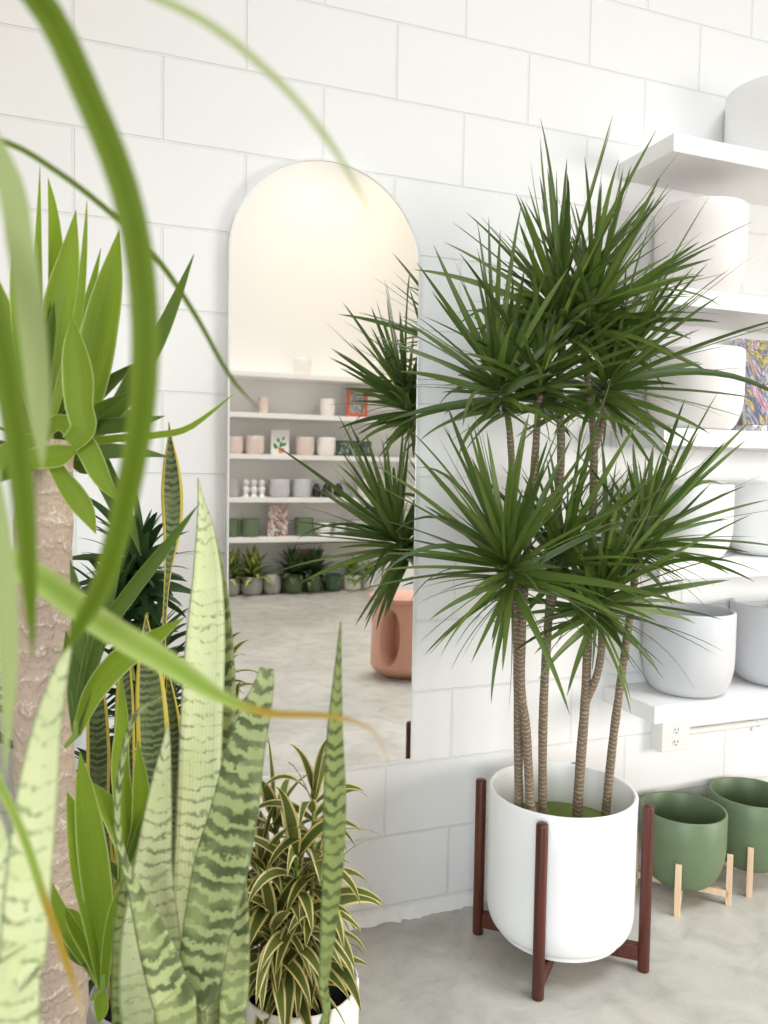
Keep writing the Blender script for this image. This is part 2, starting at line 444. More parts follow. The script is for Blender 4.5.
# ------------------------------------------------------------------ mirror
ML, MR, MZ0, MZ1 = .347, .867, .465, 2.076
def arch(inset, n=40):
    x0, x1, r = ML+inset, MR-inset, (MR-ML)/2-inset; cx = (ML+MR)/2; zc = MZ1-(MR-ML)/2
    pts = [(x1, MZ0+inset), (x1, zc)] + [(cx+r*math.cos(PI*i/n), zc+r*math.sin(PI*i/n)) for i in range(1, n)] + [(x0, zc), (x0, MZ0+inset)]
    return pts
mt = thing('arched_mirror', 'tall frameless-looking arched wall mirror with a thin pale silver rim', 'mirror', ((ML+MR)/2, 0, MZ0))
mb = MB(); a = arch(.004); n = len(a)
mb.v = [V((x, MY, z)) for x, z in a]; mb.face(list(range(n)))
mb.build('mirror_glass', M['mirror'], mt, False)
mb = MB(); a0, a1 = arch(0), arch(.0045)
for lst, ys in ((a0, (-.0005, MY-.002)), (a1, (MY-.002, MY+.004))):
    for y in ys: mb.v += [V((x, y, z)) for x, z in lst]
for k in range(3):
    for i in range(n):
        j = (i+1) % n; mb.face([k*n+i, k*n+j, (k+1)*n+j, (k+1)*n+i])
mb.face([i for i in range(n)][::-1])
mb.build('mirror_frame', M['frame'], mt, True)

# ------------------------------------------------------------------ shelves near and far
SH = [2.214, 1.80, 1.408, 1.028, .616]; TH = .05
names = ['top', 'second', 'middle', 'fourth', 'lowest']
for i, z in enumerate(SH):
    lab = ['white floating shelf on the right holding one large white pot, highest', 'white floating shelf on the right below the highest one, holding a rounded white pot',
           'white floating shelf on the right holding a white pot and a swirl-covered book', 'white floating shelf on the right holding two smooth white pots',
           'white floating shelf on the right holding two pale grey pots above the outlet'][i]
    tag(MB().box((1.525, -.24, z-TH), (4.2, -.0005, z)).build('floating_shelf', M['shelf'], None, False, .002), lab, 'shelf', 'floating shelves on the block wall')
FS = -6.0
FZ = [2.255, 1.845, 1.43, .992, .585]
for i, z in enumerate(FZ):
    lab = ['long white shelf across the room seen in the mirror, topmost with two white pots', 'long white shelf seen in the mirror with the red framed picture on it',
           'long white shelf seen in the mirror with pink pots and a plant card', 'long white shelf seen in the mirror with grey pots and white figurines',
           'long white shelf seen in the mirror with green pots and white mugs'][i]
    tag(MB().box((.2, FARY+.0005, z-TH), (5.4, FS, z)).build('floating_shelf', M['shelf'], None, False, .002), lab, 'shelf', 'long shelves across the room')

def pot_profile(R, h, t=.010, foot=.62, rnd=.42):
    """Outer curve rises from a narrower foot to straight sides; then over the lip and down inside."""
    p = [(0.0005, 0), (R*foot, 0)]
    for i in range(1, 11):
        a = i/10*PI/2; p.append((R*foot + R*(1-foot)*math.sin(a), h*rnd*(1-math.cos(a))))
    p += [(R, h*.7), (R, h-t*.5), (R-t*.25, h-t*.1), (R-t*.5, h), (R-t*.8, h-t*.15), (R-t, h-t*.5), (R-t, h*.5)]
    for i in range(0, 9):
        a = PI/2*(1-i/8); p.append((max(.0005, (R-t)*foot + (R-t)*(1-foot)*math.sin(a)), t + h*rnd*(1-math.cos(a))))
    p.append((.0005, t))
    return p
def pot(name, c, R, h, m, label, group=None, t=.010, foot=.62, rnd=.42, cat='pot'):
    o = MB().lathe(pot_profile(R, h, t, foot, rnd), c, 64).build(name, m)
    return tag(o, label, cat, group)

# pots on the near shelves: (px left, px right, py top) measured on the photograph, standing in the shelf's middle
def shelf_pot(x0, x1, ytop, z, m, label, group=None, yw=-.125, foot=.66, rnd=.45, name='ceramic_pot'):
    ym = ytop+38
    c = at_y((x0+x1)/2, ym, yw); d = depth(V((c.x, yw, z))); R = (x1-x0)/2*d/F*.965
    hz = at_y((x0+x1)/2, ytop, yw-.3*R).z
    return pot(name, (c.x, yw, z+.0008), R, hz-z, m, label, group, .010, foot, rnd)
G1 = 'pots on the right-hand shelves'
shelf_pot(727, 825, 84, SH[0], M['white_glaze'], 'large straight white pot on the highest right-hand shelf, cut off by the frame', G1)
shelf_pot(655, 745, 205, SH[1], M['blush'], 'rounded blush-white pot alone under the highest shelf behind leaf tips', G1)
shelf_pot(648, 742, 349, SH[2], M['blush'], 'rounded blush-white pot beside the swirl-covered book', G1)
shelf_pot(641, 731, 484, SH[3], M['white_glaze'], 'smooth white pot behind the lower leaves, left of its white neighbour', G1)
shelf_pot(727, 822, 484, SH[3], M['white_glaze'], 'smooth white pot cut off by the right edge of the photo, fourth shelf down', G1)
shelf_pot(643, 733, 612, SH[4], M['grey'], 'pale grey pot standing whole on the lowest shelf above the outlet', G1)
shelf_pot(731, 830, 606, SH[4], M['grey'], 'pale grey pot cut off by the right frame edge on the lowest shelf', G1)
# books on the middle shelf
c0 = at_y(747, 430, -.10)
bk = thing('art_book', 'upright art book with a multicoloured paint-swirl cover on the right shelf', 'book', (c0.x, -.1, SH[2]+.024))
rot = Matrix.Rotation(.25, 3, 'X')
w_, h_ = .21, at_y(747, 335, -.09).z-SH[2]-.024
org = V((c0.x, -.10, SH[2]+.031))
MB().box((c0.x, -.103, SH[2]+.031), (c0.x+w_, -.1, SH[2]+.026+h_), 0, Matrix.Rotation(-.2, 3, 'X'), org).build('front_cover', M['cover'], bk, False)
MB().box((c0.x+.003, -.0998, SH[2]+.034), (c0.x+w_-.002, -.084, SH[2]+.022+h_), 0, Matrix.Rotation(-.2, 3, 'X'), org).build('page_block', M['paper'], bk, False)
MB().box((c0.x, -.0838, SH[2]+.031), (c0.x+w_, -.081, SH[2]+.026+h_), 0, Matrix.Rotation(-.2, 3, 'X'), org).build('back_cover', M['cover'], bk, False)
c1 = at_y(730, 430, -.13)
b2 = thing('art_book', 'flat-lying book with a black and white printed jacket under the swirl-covered book', 'book', (c1.x+.1, -.12, SH[2]))
x = c1.x+.03
MB().box((x, -.19, SH[2]+.0006), (x+.26, -.02, SH[2]+.0036)).build('back_cover', M['zebra'], b2, False)
MB().box((x+.003, -.188, SH[2]+.0038), (x+.258, -.022, SH[2]+.0196)).build('page_block', M['zebra'], b2, False)
MB().box((x, -.19, SH[2]+.0198), (x+.26, -.02, SH[2]+.0228)).build('front_cover', M['zebra'], b2, False)

# ------------------------------------------------------------------ outlet box and conduit
p0 = at_y(673, 722, -.05); pl = at_y(661, 750, -.052).x; pr = at_y(690, 740, -.052).x
zb = at_y(672, 752, -.052).z; zt = SH[4]-TH-.0008
R1, R2 = at_y(675, 730.5, -.056).z, at_y(675, 742.5, -.056).z
ob = thing('outlet_box', 'white surface-mounted double power outlet box under the lowest right shelf', 'power outlet', ((pl+pr)/2, 0, zb))
MB().box((pl, -.048, zb), (pr, -.0006, zt)).build('box_body', M['plastic'], ob, False, .003)
MB().box((pl+.003, -.052, zb+.003), (pr-.003, -.0482, zt-.002)).build('cover_plate', M['plastic'], ob, False, .0015)
zc = (zb+zt)/2; xc = (pl+pr)/2
for s in (-1, 1):
    e = MB(); cz = (R1, R2)[(s+1)//2]
    prof = [(.0005, .0022), (.0125, .0022), (.014, .0012), (.014, 0)]
    e.lathe(prof, (0, 0, 0), 24); e.v = [V((xc+p.x, -.0521-p.z, cz+p.y)) for p in e.v]
    rc = e.build('receptacle', M['plastic'], ob)
    sl = MB()
    for dx, hh in ((-.006, .0075), (.006, .0095)): sl.box((xc+dx-.0014, -.0549, cz+.002-hh/2), (xc+dx+.0014, -.0543, cz+.002+hh/2))
    sl.box((xc-.0022, -.0549, cz-.0105), (xc+.0022, -.0543, cz-.0065))
    sl.build('slot', M['slot'], rc, False)
cd = thing('conduit_pipe', 'thin white-painted conduit running right from the outlet along the wall', 'pipe', (pr, -.02, zt-.02))
zp = at_y(720, 728, -.022).z
MB().tube([V((pr-.002, -.022, zp)), V((4.4, -.022, zp))], .010, 16).build('pipe', M['plastic'], cd)
for cx in (at_y(757, 722, -.02).x, 3.0):
    k = MB(); k.tube([V((cx-.006, -.022, zp)), V((cx+.006, -.022, zp))], .0125, 16); k.box((cx-.006, -.008, zp-.032), (cx+.006, -.0006, zp-.005))
    k.build('pipe_clip', M['plastic'], cd)

# ------------------------------------------------------------------ big white planter, stand and marginata
PC = V((1.191, -.288, 0)); PR = .1935
zr = at_y(564, 787, PC.y).z
front = (O-PC); front.z = 0; front.normalize()
pb = PC+front*PR*.75
zbot = at_y(560, 958, pb.y).z
zbot = max(.05, min(zbot, .12))
st = thing('plant_stand', 'dark cherry wood plant stand with four round legs cradling the white planter', 'plant stand', PC)
legs = [V((1.019, -.14, 0)), V((1.035, -.441, 0)), V((1.350, -.436, 0))]
legs.append(legs[0]+legs[2]-legs[1])
for q in legs:
    d = V((q.x-PC.x, q.y-PC.y, 0)); d = d.normalized()*.2185
    q = PC+d
    MB().lathe([(.0005, 0), (.0135, 0), (.0148, .002), (.0148, .428), (.0140, .432), (.0115, .434), (.0005, .434)], q, 24).build('leg', M['cherry'], st)
for i in (0, 1):
    a = (legs[i]-PC).normalized(); ang = math.atan2(a.y, a.x)
    h0 = zbot-.040 if i == 0 else zbot-.041
    o = MB().box((PC.x-.206, PC.y-.012, zbot-.042), (PC.x+.206, PC.y+.012, zbot-.002 if i == 0 else zbot-.003), 0, Matrix.Rotation(ang, 3, 'Z'), PC.copy()).build('cross_bar', M['cherry'], st, False, .002)
pp = thing('potted_dracaena', 'tall multi-trunked spiky green dracaena in a white planter', 'plant', PC+V((0, 0, zbot)))
prof = [(.0005, 0), (PR*.82, 0), (PR*.84, .003), (PR*.845, .012), (PR*.862, .016)]
for i in range(1, 9):
    a = i/8*PI/2; prof.append((PR*.862+PR*.138*math.sin(a), .016+.075*(1-math.cos(a))))
hh = zr-zbot
prof += [(PR, hh*.7), (PR, hh-.006), (PR-.003, hh-.001), (PR-.006, hh), (PR-.010, hh-.002), (PR-.012, hh-.008), (PR-.014, .20), (PR-.03, .10), (.0005, .09)]
MB().lathe(prof, PC+V((0, 0, zbot)), 96).build('planter', M['white_glaze'], pp)
SZ = zr-.105
mb = MB(); mb.lathe([(.0005, .012), (.08, .010), (.125, .004), (PR-.02, -.006), (PR-.03, -.02)], PC+V((0, 0, SZ)), 48).build('moss_layer', M['moss'], pp)

def trunk_path(pts, y0, y1, n=20):
    """pixel polyline -> 3D on a plane drifting from y0 to y1"""
    k = len(pts); P = []
    for i, (a, b_) in enumerate(pts): P.append(tuple(at_y(a, b_, y0+(y1-y0)*i/(k-1))))
    if pts[0][1] > 790: P[0] = (P[0][0], P[0][1], min(P[0][2], SZ+.004))
    return [V(q) for q in spline(P, n)]
def trunk(pts, y0, y1, r0, r1, parent, n=24):
    P = trunk_path(pts, y0, y1, n)
    R_ = [(r0+(r1-r0)*i/(n-1))*(1+.05*math.sin(i*2.3)) for i in range(n)]
    return MB().tube(P, R_, 12).build('trunk', M['trunk'], parent), P
Yc = PC.y
def marg_rosette(parent, P, axis, n, L, W, seed, maxpol=115, name='leaf_rosette'):
    rnd = random.Random(seed); mb = MB(); axis = axis.normalized(); c = P[-1]
    q = V((0, 0, 1)).rotation_difference(axis)
    ga = PI*(3-math.sqrt(5)); a0 = rnd.random()*6; bias = rnd.uniform(.05, .2); baz = rnd.random()*6.28
    for i in range(n):
        f = (i+.5)/n                                  # 0 young/upright .. 1 old/drooping
        pol = math.radians(5+maxpol*f**.80 + rnd.uniform(-14, 14)); az = a0+i*ga+rnd.uniform(-.6, .6)
        d = q @ V((math.sin(pol)*math.cos(az), math.sin(pol)*math.sin(az), math.cos(pol)))
        l = L*(.74+.26*math.sin(PI*min(1, f+.22)))*rnd.choice((.62, .8, .9, 1., 1.05, 1.12, 1.22, 1.3))*rnd.uniform(.94, 1.06)*(1+bias*math.cos(az-baz))
        base = c + axis*(.055*(1-f)-.045*f) + d*.007
        tip = base+d*l
        if tip.y > -.035:                              # leaves cannot grow through the wall behind
            d.y -= (tip.y+.035)/l*1.15; d.normalize()
        tip = base+d*l
        if tip.x > 1.47 and tip.y > -.29:              # and steer clear of the shelves and their pots
            d.y -= (tip.y+.29)/l*1.1; d.normalize()
        dr = (.05+.50*f*f)*rnd.uniform(.5, 1.4)
        if rnd.random() < .07: dr += rnd.uniform(.6, 1.3)
        arc_leaf(mb, base, d, l, W*rnd.uniform(.75, 1.15), dr, 12, .12, 'strap', 2, rnd.uniform(-.18, .18), rnd.gauss(0, .75))
    for v in mb.v: v.y = min(v.y, -.034)
    return mb.build(name, M['marg'], parent)
T1, P1 = trunk([(520, 803), (518, 720), (517, 640), (514, 560), (512, 470), (508, 418), (500, 395)], Yc-.02, Yc-.03, .0118, .007, pp)
T2, P2 = trunk([(533, 808), (526, 730), (521, 690), (522, 630), (528, 540), (534, 470), (538, 415), (541, 390)], Yc-.05, Yc-.02, .0122, .008, pp)
T3, P3 = trunk([(543, 806), (543, 720), (547, 640), (553, 560), (561, 460), (559, 390), (562, 350), (560, 322)], Yc+.00, Yc-.02, .0118, .009, pp)
T4, P4 = trunk([(577, 809), (581, 755), (585, 705), (587, 660), (591, 560), (594, 450), (590, 400), (585, 350), (590, 322)], Yc-.02, Yc-.04, .0138, .0075, pp)
T5, P5 = trunk([(605, 809), (613, 740), (621, 680), (630, 615), (637, 560), (640, 545)], Yc-.04, Yc-.07, .0118, .009, pp)
T6, P6 = trunk([(585, 703), (597, 675), (602, 640), (598, 606)], Yc-.025, Yc-.09, .0108, .009, pp, 14)
T7, P7 = trunk([(594, 452), (602, 425), (606, 402), (607, 388)], Yc-.035, Yc-.04, .0080, .0075, pp, 12)
T8, P8 = trunk([(524, 617), (518, 592), (510, 574)], Yc-.03, Yc-.09, .0105, .009, pp, 8)
T9, P9 = trunk([(549, 616), (556, 585), (560, 566)], Yc-.005, Yc-.05, .0105, .009, pp, 8)
ROS = [  # trunk, path, axis, count, length, width, max polar
    (T3, P3, V((-.14, -.10, 1)), 100, .325, .0235, 92),
    (T4, P4, V((.16, -.12, 1)), 96, .315, .0235, 92),
    (T1, P1, V((-.30, -.22, .95)), 84, .285, .0230, 98),
    (T2, P2, V((-.05, -.30, 1)), 80, .285, .0225, 98),
    (T7, P7, V((.30, -.18, 1)), 96, .315, .0230, 110),
    (T8, P8, V((-.45, -.28, .95)), 108, .355, .0240, 106),
    (T9, P9, V((.02, -.32, 1)), 80, .290, .0225, 100),
    (T6, P6, V((.02, -.26, 1)), 94, .310, .0240, 118),
    (T5, P5, V((.32, -.14, 1)), 80, .285, .0215, 98)]
for i, (t, Pth, ax, n, L, W, mp) in enumerate(ROS):
    marg_rosette(t, Pth, ax, n, L, W, 100+i, mp)

# ------------------------------------------------------------------ two green pots on birch stands
def green_set(cx, cy, rot_, R, h, zb, lp, ls, grp):
    s = thing('plant_stand', ls, 'plant stand', (cx, cy, 0), 'small birch stands')
    rm = Matrix.Rotation(rot_, 3, 'Z'); og = V((cx, cy, 0)); e = R+.0095
    for k in range(4):
        a = rot_+k*PI/2; q = V((cx+e*math.cos(a), cy+e*math.sin(a), 0))
        MB().box((q.x-.0085, q.y-.0085, 0), (q.x+.0085, q.y+.0085, .150), 0, Matrix.Rotation(a, 3, 'Z'), q).build('leg', M['birch'], s, False, .001)
    for k in range(2):
        MB().box((cx-e, cy-.0085, zb-.022), (cx+e, cy+.0085, zb-.001-.0005*k), 0, Matrix.Rotation(rot_+k*PI/2, 3, 'Z'), og).build('cross_bar', M['birch'], s, False, .001)
    pot('ceramic_pot', (cx, cy, zb), R, h, M['green'], lp, grp, .008, .50, .60)
gz = at_y(682, 808, -.17).z
cg = at_y(682, 850, -.165); Rg = 41*depth(cg)/F
zbg = .046
green_set(cg.x, -.165, -2.36, Rg, gz-zbg, zbg, 'sage green empty pot in the small birch stand next to the white planter', 'pale birch stand under the green pot nearest the white planter', 'green pots on the floor')
green_set(cg.x+.285, -.150, -2.36, Rg*1.02, gz-zbg+.004, zbg, 'sage green empty pot on the floor cut off by the right edge of the photo', 'pale birch stand under the green pot at the right edge', 'green pots on the floor')

# ------------------------------------------------------------------ foreground plants
def simple_pot(parent, c, R, h, m, name='pot'):
    MB().lathe(pot_profile(R, h, .010, .74, .25), c, 64).build(name, m, parent)
    MB().lathe([(.0005, h-.045), (R*.5, h-.043), (R-.0095, h-.05), (R-.014, h-.06)], c, 32).build('soil', M['soil'], parent)

# -- yucca
YP = at_d(44, 740, 1.16); YP = V((YP.x-.02, YP.y-.02, 0))
yc = thing('potted_yucca', 'thick-trunked yucca with bright lime green sword leaves at the left', 'plant', YP)
simple_pot(yc, YP, .14, .34, M['white_glaze'])
tp = [(YP.x, YP.y, .30)] + [tuple(at_d(a, b_, 1.16)) for a, b_ in ((56, 1020), (50, 880), (44, 740), (43, 600), (44, 500), (46, 440))]
P = [V(q) for q in spline(tp, 40)]
random.seed(3)
rr = [.0440-.006*i/39+.0012*math.sin(i*1.9)+random.uniform(-.0006, .0006) for i in range(40)]
tk = MB().tube(P, rr, 28)
tk = tk.build('trunk', M['yuccabark'], yc)
CR = P[-1]
def yl(pts, base=(46, 440), d=1.16, m='yucca', tw=.25, fold=.10, n=22):
    mb = MB(); q = [(base[0], base[1], pts[0][2]*.75, d)] + pts
    px_leaf(mb, q, d, None, n, tw, fold)
    mb.n = 0
    return mb.build('leaf', M[m], yc)
RL = random.Random(5)
LEAVES = [
    [(40, 400, 14), (37, 330, 12), (38, 250, 7), (40, 166, .5)],
    [(52, 380, 16), (56, 300, 17), (55, 245, 14), (52, 205, 8), (48, 178, .5)],
    [(49, 395, 30), (54, 340, 33), (61, 295, 31), (69, 255, 19), (76, 210, .5)],
    [(62, 380, 9), (78, 315, 9), (84, 255, 6), (87, 200, .5)],
    [(56, 395, 12), (76, 345, 11), (91, 290, 8), (101, 248, .5)],
    [(78, 420, 30), (92, 375, 36), (102, 325, 34), (111, 280, 24), (119, 230, .5)],
    [(22, 400, 26), (8, 340, 30), (-8, 290, 22), (-20, 250, .5)],
    [(30, 415, 20), (12, 395, 22), (-8, 372, 20), (-30, 352, .5)],
    [(32, 380, 22), (24, 310, 24), (20, 260, 16), (18, 215, .5)],
    [(62, 435, 18), (92, 428, 17), (130, 424, 14), (165, 416, .5)],
    [(74, 435, 16), (112, 412, 17), (133, 380, 19), (156, 342, 16), (176, 298, 10), (194, 254, .5)],
    [(80, 442, 8), (118, 438, 8), (155, 435, 7), (190, 427, 6), (235, 393, .5)],
    [(58, 428, 14), (66, 405, 18), (92, 340, 24), (104, 300, 14), (112, 262, .5)],
]
SH_ = {9, 10, 11, 12}
for i, l in enumerate(LEAVES):
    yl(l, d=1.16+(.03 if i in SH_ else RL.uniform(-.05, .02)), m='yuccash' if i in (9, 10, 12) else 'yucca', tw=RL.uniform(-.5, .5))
yl([(84, 428, 25), (80, 405, 27), (79, 378, 30), (75, 348, 22), (72, 316, .5)], (70, 444), 1.06, 'yucca', -.3, .12)
yl([(52, 425, 15), (66, 424, 18), (86, 446, 22), (102, 478, 18), (120, 503, .5)], (44, 436), 1.07, 'yucca', .2, .08)
yl([(38, 458, 22), (58, 456, 23), (70, 452, 14), (80, 448, .5)], (30, 462), 1.06, 'yucca', -.4, .06)
yl([(60, 474, 16), (74, 494, 22), (86, 512, 18), (96, 534, .5)], (50, 455), 1.09, 'yucca', .1, .08)
yl([(8, 452, 18), (-8, 476, 18), (-20, 505, .5)], (36, 440), 1.1, 'yucca', .3, .08)
for l in ([(96, 452, 12), (112, 480, 13), (128, 515, 11), (141, 556, .5)], [(80, 466, 12), (95, 470, 13), (112, 500, 12), (118, 530, .5)]):
    yl(l, (66, 446), 1.24, 'yuccash', .2, .1)
ry = random.Random(31)
for i in range(16):
    mb = MB(); az = i*2.4; pol = math.radians(22+75*i/16)
    d = V((math.sin(pol)*math.cos(az), math.sin(pol)*math.sin(az)*.6+.25, math.cos(pol)))
    arc_leaf(mb, CR+V((0, .01, -.03*i/16)), d, ry.uniform(.20, .30)*(1-.35*i/16), .042, .25, 14, .10, 'lance', 4, 0., ry.gauss(0, .5))
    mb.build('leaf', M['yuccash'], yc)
# side shoots low on the trunk
def shoot(base, dep, leaves, ms):
    sb = at_d(*base, dep)
    sh = MB().tube([V(P[0].lerp(P[-1], 0)) if False else sb+V((-.014, .010, -.018)), sb, sb+V((0, 0, .02))], [.003, .0045, .004], 10).build('side_shoot', M['greenstem'], yc)
    for l, mm in zip(leaves, ms):
        mb = MB(); px_leaf(mb, [(base[0], base[1], l[0][2]*.42)] + l, dep, None, 20, RL.uniform(-.4, .4), .12)
        o = mb.build('leaf', M[mm], sh)
shoot((76, 735), 1.10, [
    [(92, 695, 20), (118, 662, 25), (150, 640, 18), (185, 617, .5)],
    [(85, 690, 14), (96, 640, 16), (112, 580, 13), (126, 520, .5)],
    [(100, 640, 14), (128, 596, 15), (162, 552, 12), (198, 505, .5)],
    [(76, 690, 16), (80, 640, 16), (76, 590, 10), (70, 560, .5)],
    [(78, 700, 10), (70, 660, 12), (66, 630, .5)]], ['yucca', 'yuccash', 'yuccash', 'yuccash', 'yuccash'])
shoot((103, 988), 1.07, [
    [(97, 930, 24), (84, 870, 27), (75, 820, 18), (67, 792, .5)],
    [(101, 920, 26), (93, 850, 29), (85, 790, 18), (80, 752, .5)],
    [(88, 958, 16), (70, 930, 18), (58, 905, 12), (50, 878, .5)],
    [(94, 955, 20), (80, 930, 20), (70, 915, 12), (66, 908, .5)],
    [(110, 945, 16), (118, 910, 19), (124, 890, 12), (129, 876, .5)],
    [(94, 965, 12), (75, 950, 16), (62, 930, .5)],
    [(102, 1000, 14), (101, 1012, 12), (98, 1024, .5)]], ['yucca', 'yucca', 'yucca', 'yucca', 'yucca', 'yuccash', 'yucca'])
shoot((122, 880), 1.20, [
    [(128, 850, 22), (118, 822, 24), (104, 800, 16), (92, 782, .5)],
    [(126, 830, 18), (120, 770, 18), (122, 720, 12), (121, 672, .5)],
    [(140, 830, 18), (142, 800, 18), (140, 770, 12), (138, 740, .5)],
    [(110, 870, 14), (98, 868, 14), (92, 872, .5)],
    [(136, 850, 14), (148, 820, 15), (156, 800, .5)]], ['yucca', 'yucca', 'yucca', 'yuccash', 'yuccash'])

# -- snake plants
SP = at_d(192, 900, 1.0); SP = V((SP.x, SP.y, 0))
sk = thing('potted_snake_plant', 'tall pale banded snake plant in the middle foreground beside the variegated bush', 'plant', SP)
simple_pot(sk, SP, .135, .36, M['white_glaze'])
def sl(parent, pts, m, dep, base, tw=.0, fold=.16, n=34, bw=.03, solid=.0025):
    mb = MB(); px_leaf(mb, pts, dep, base, n, tw, fold, 6, 1, bw)
    return mb.build('leaf', M[m], parent, True, 0, solid)
def sb(dx, dy, P_=None): return (SP.x+dx, SP.y+dy, .31)
sl(sk, [(188, 1030, 40), (190, 960, 42), (194, 880, 42), (198, 800, 42), (201, 720, 41), (205, 640, 38), (207, 580, 29), (205, 530, 17), (201, 500, 6), (198, 478, .6)], 'snakepale', 1.02, sb(-.01, .02), .1)
sl(sk, [(222, 1030, 22), (220, 940, 26), (219, 850, 28), (221, 750, 29), (222, 680, 27), (219, 600, 20), (214, 550, 10), (210, 520, .6)], 'snakemid', 1.06, sb(.03, .05), -.2)
sl(sk, [(186, 1030, 40), (198, 985, 42), (208, 930, 48), (222, 865, 54), (235, 810, 47), (246, 750, 38), (257, 710, 29), (264, 685, 20), (267, 668, 13)], 'snakemid', .93, sb(.03, -.06), -.1, .12)
sl(sk, [(150, 1030, 52), (150, 985, 60), (150, 930, 56), (152, 870, 38), (157, 820, 28), (162, 775, 17), (166, 745, 8), (168, 722, .6)], 'snakepale', .95, sb(-.05, -.05), .1)
sl(sk, [(176, 1030, 40), (168, 990, 38), (152, 938, 30), (133, 885, 12), (121, 850, 7), (117, 810, 6), (121, 770, 5), (128, 735, 5), (138, 712, 4), (162, 697, .6)], 'snakemid', .90, sb(-.02, -.08), .25, .1)
sl(sk, [(321, 1035, 8), (323, 990, 9), (326, 950, 13), (330, 900, 18), (333, 850, 21), (334, 800, 22), (334, 760, 19), (335, 720, 14), (338, 670, 7), (341, 622, .6)], 'snakeolive', .88, sb(.07, -.05), .35, .14)
sl(sk, [(232, 1035, 26), (234, 990, 28), (237, 940, 24), (240, 890, 14), (243, 860, .6)], 'snakemid', 1.0, sb(.06, .0), .1)
sl(sk, [(212, 1035, 22), (213, 985, 20), (215, 940, 10), (217, 920, .6)], 'snakepale', 1.0, sb(.04, .02), .3)
sl(sk, [(128, 1035, 30), (128, 960, 32), (130, 900, 26), (133, 860, .6)], 'snakeolive', 1.02, sb(-.07, .0), .2)

NP = at_d(20, 900, .62); NP = V((NP.x-.03, NP.y, 0))
s2 = thing('potted_snake_plant', 'blurred pale snake plant in the bottom left corner, nearest the camera', 'plant', NP)
simple_pot(s2, NP, .12, .40, M['midgrey'])
sl(s2, [(16, 1040, 42), (22, 960, 43), (28, 880, 42), (36, 800, 38), (46, 730, 27), (58, 680, 16), (66, 655, 8), (73, 632, .6)], 'snakepale', .56, (NP.x+.03, NP.y, .35), .1)
sl(s2, [(2, 1040, 40), (6, 960, 40), (3, 880, 30), (-6, 820, 14), (-12, 790, .6)], 'snakepale', .60, (NP.x, NP.y+.03, .35), -.2)
sl(s2, [(-40, 1040, 34), (-46, 900, 34), (-40, 760, 20), (-30, 690, .6)], 'snakepale', .64, (NP.x-.03, NP.y+.02, .35), -.2)

DP = V((.125, -.555, 0))
s3 = thing('potted_snake_plant', 'dark mottled snake plant with yellow leaf edges behind the yucca', 'plant', DP)
simple_pot(s3, DP, .115, .30, M['midgrey'])
def sd(pts, dep, dx, dy, tw): sl(s3, pts, 'snakedark', dep, (DP.x+dx, DP.y+dy, .255), tw, .12)
sd([(158, 760, 8), (162, 680, 5), (165, 610, 4), (168, 570, 7), (172, 530, 17), (172, 495, 21), (171, 465, 15), (170, 440, 5), (169, 422, .6)], 1.40, .02, -.02, .1)
sd([(152, 830, 30), (153, 750, 32), (150, 690, 28), (147, 650, 16), (146, 615, .6)], 1.36, .0, -.04, .1)
sd([(124, 850, 20), (124, 760, 20), (124, 690, 16), (126, 640, .6)], 1.42, -.03, .0, .4)
sd([(176, 850, 20), (175, 780, 20), (172, 720, 16), (168, 670, .6)], 1.44, .03, .02, -.3)
sd([(100, 830, 20), (98, 750, 22), (96, 690, 16), (95, 650, .6)], 1.44, -.06, .03, .2)

# -- dark leaved bush against the wall
def dark_bush(BP, label, seed, nst, top0=.36):
  db = thing('potted_dracaena', label, 'plant', BP)
  simple_pot(db, BP, .10, .26, M['midgrey'])
  rn = random.Random(seed)
  for k in range(nst):
      top = V((BP.x+rn.uniform(-.19, .03), BP.y+rn.uniform(-.08, .02), top0+.10*k))
      stp = [V(q) for q in spline([(BP.x+.02*(k % 3-1), BP.y+.015*(k % 2), .21), tuple((BP+V((0, 0, .3))).lerp(top, .5)), tuple(top)], 8)]
      so = MB().tube(stp, .006, 8).build('stem', M['greenstem'], db)
      mb = MB()
      for i in range(60):
          f = i/60; az = i*2.4+k; pol = math.radians(20+90*f+rn.uniform(-10, 10))
          d = V((math.sin(pol)*math.cos(az), math.sin(pol)*math.sin(az)-.05, math.cos(pol)))
          c = stp[-1]-V((0, 0, .10*f)); l = rn.uniform(.12, .19)*(.75 if d.x > .2 else 1)
          if c.y+d.y*l > -.05: d.y = (-.05-c.y)/l*.5; d.normalize()
          arc_leaf(mb, c, d, l, .030, .45, 9, .12, 'strap', 2, 0., rn.gauss(0, .6))
      for v in mb.v: v.y = min(v.y, -.034)
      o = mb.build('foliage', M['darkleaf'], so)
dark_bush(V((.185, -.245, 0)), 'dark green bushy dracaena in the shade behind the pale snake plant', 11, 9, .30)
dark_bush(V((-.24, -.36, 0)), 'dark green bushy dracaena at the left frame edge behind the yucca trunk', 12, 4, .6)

# -- song of india
ZS = 1.6
rc = at_d(300, 985, ZS); SPz = rc.z
SG = V((rc.x, rc.y, 0)); RS = 59*ZS/F
sg = thing('potted_song_of_india', 'yellow-edged variegated bush in a round white pot at the bottom', 'plant', SG)
prof = pot_profile(RS, SPz+.012, .009, .78, .25)
MB().lathe(prof, SG, 72).build('pot', M['cream'], sg)
h = SPz+.012
MB().lathe([(.0005, h-.055), (RS*.6, h-.052), (RS-.0085, h-.058), (RS-.012, h-.07)], SG, 40).build('soil', M['soil'], sg)
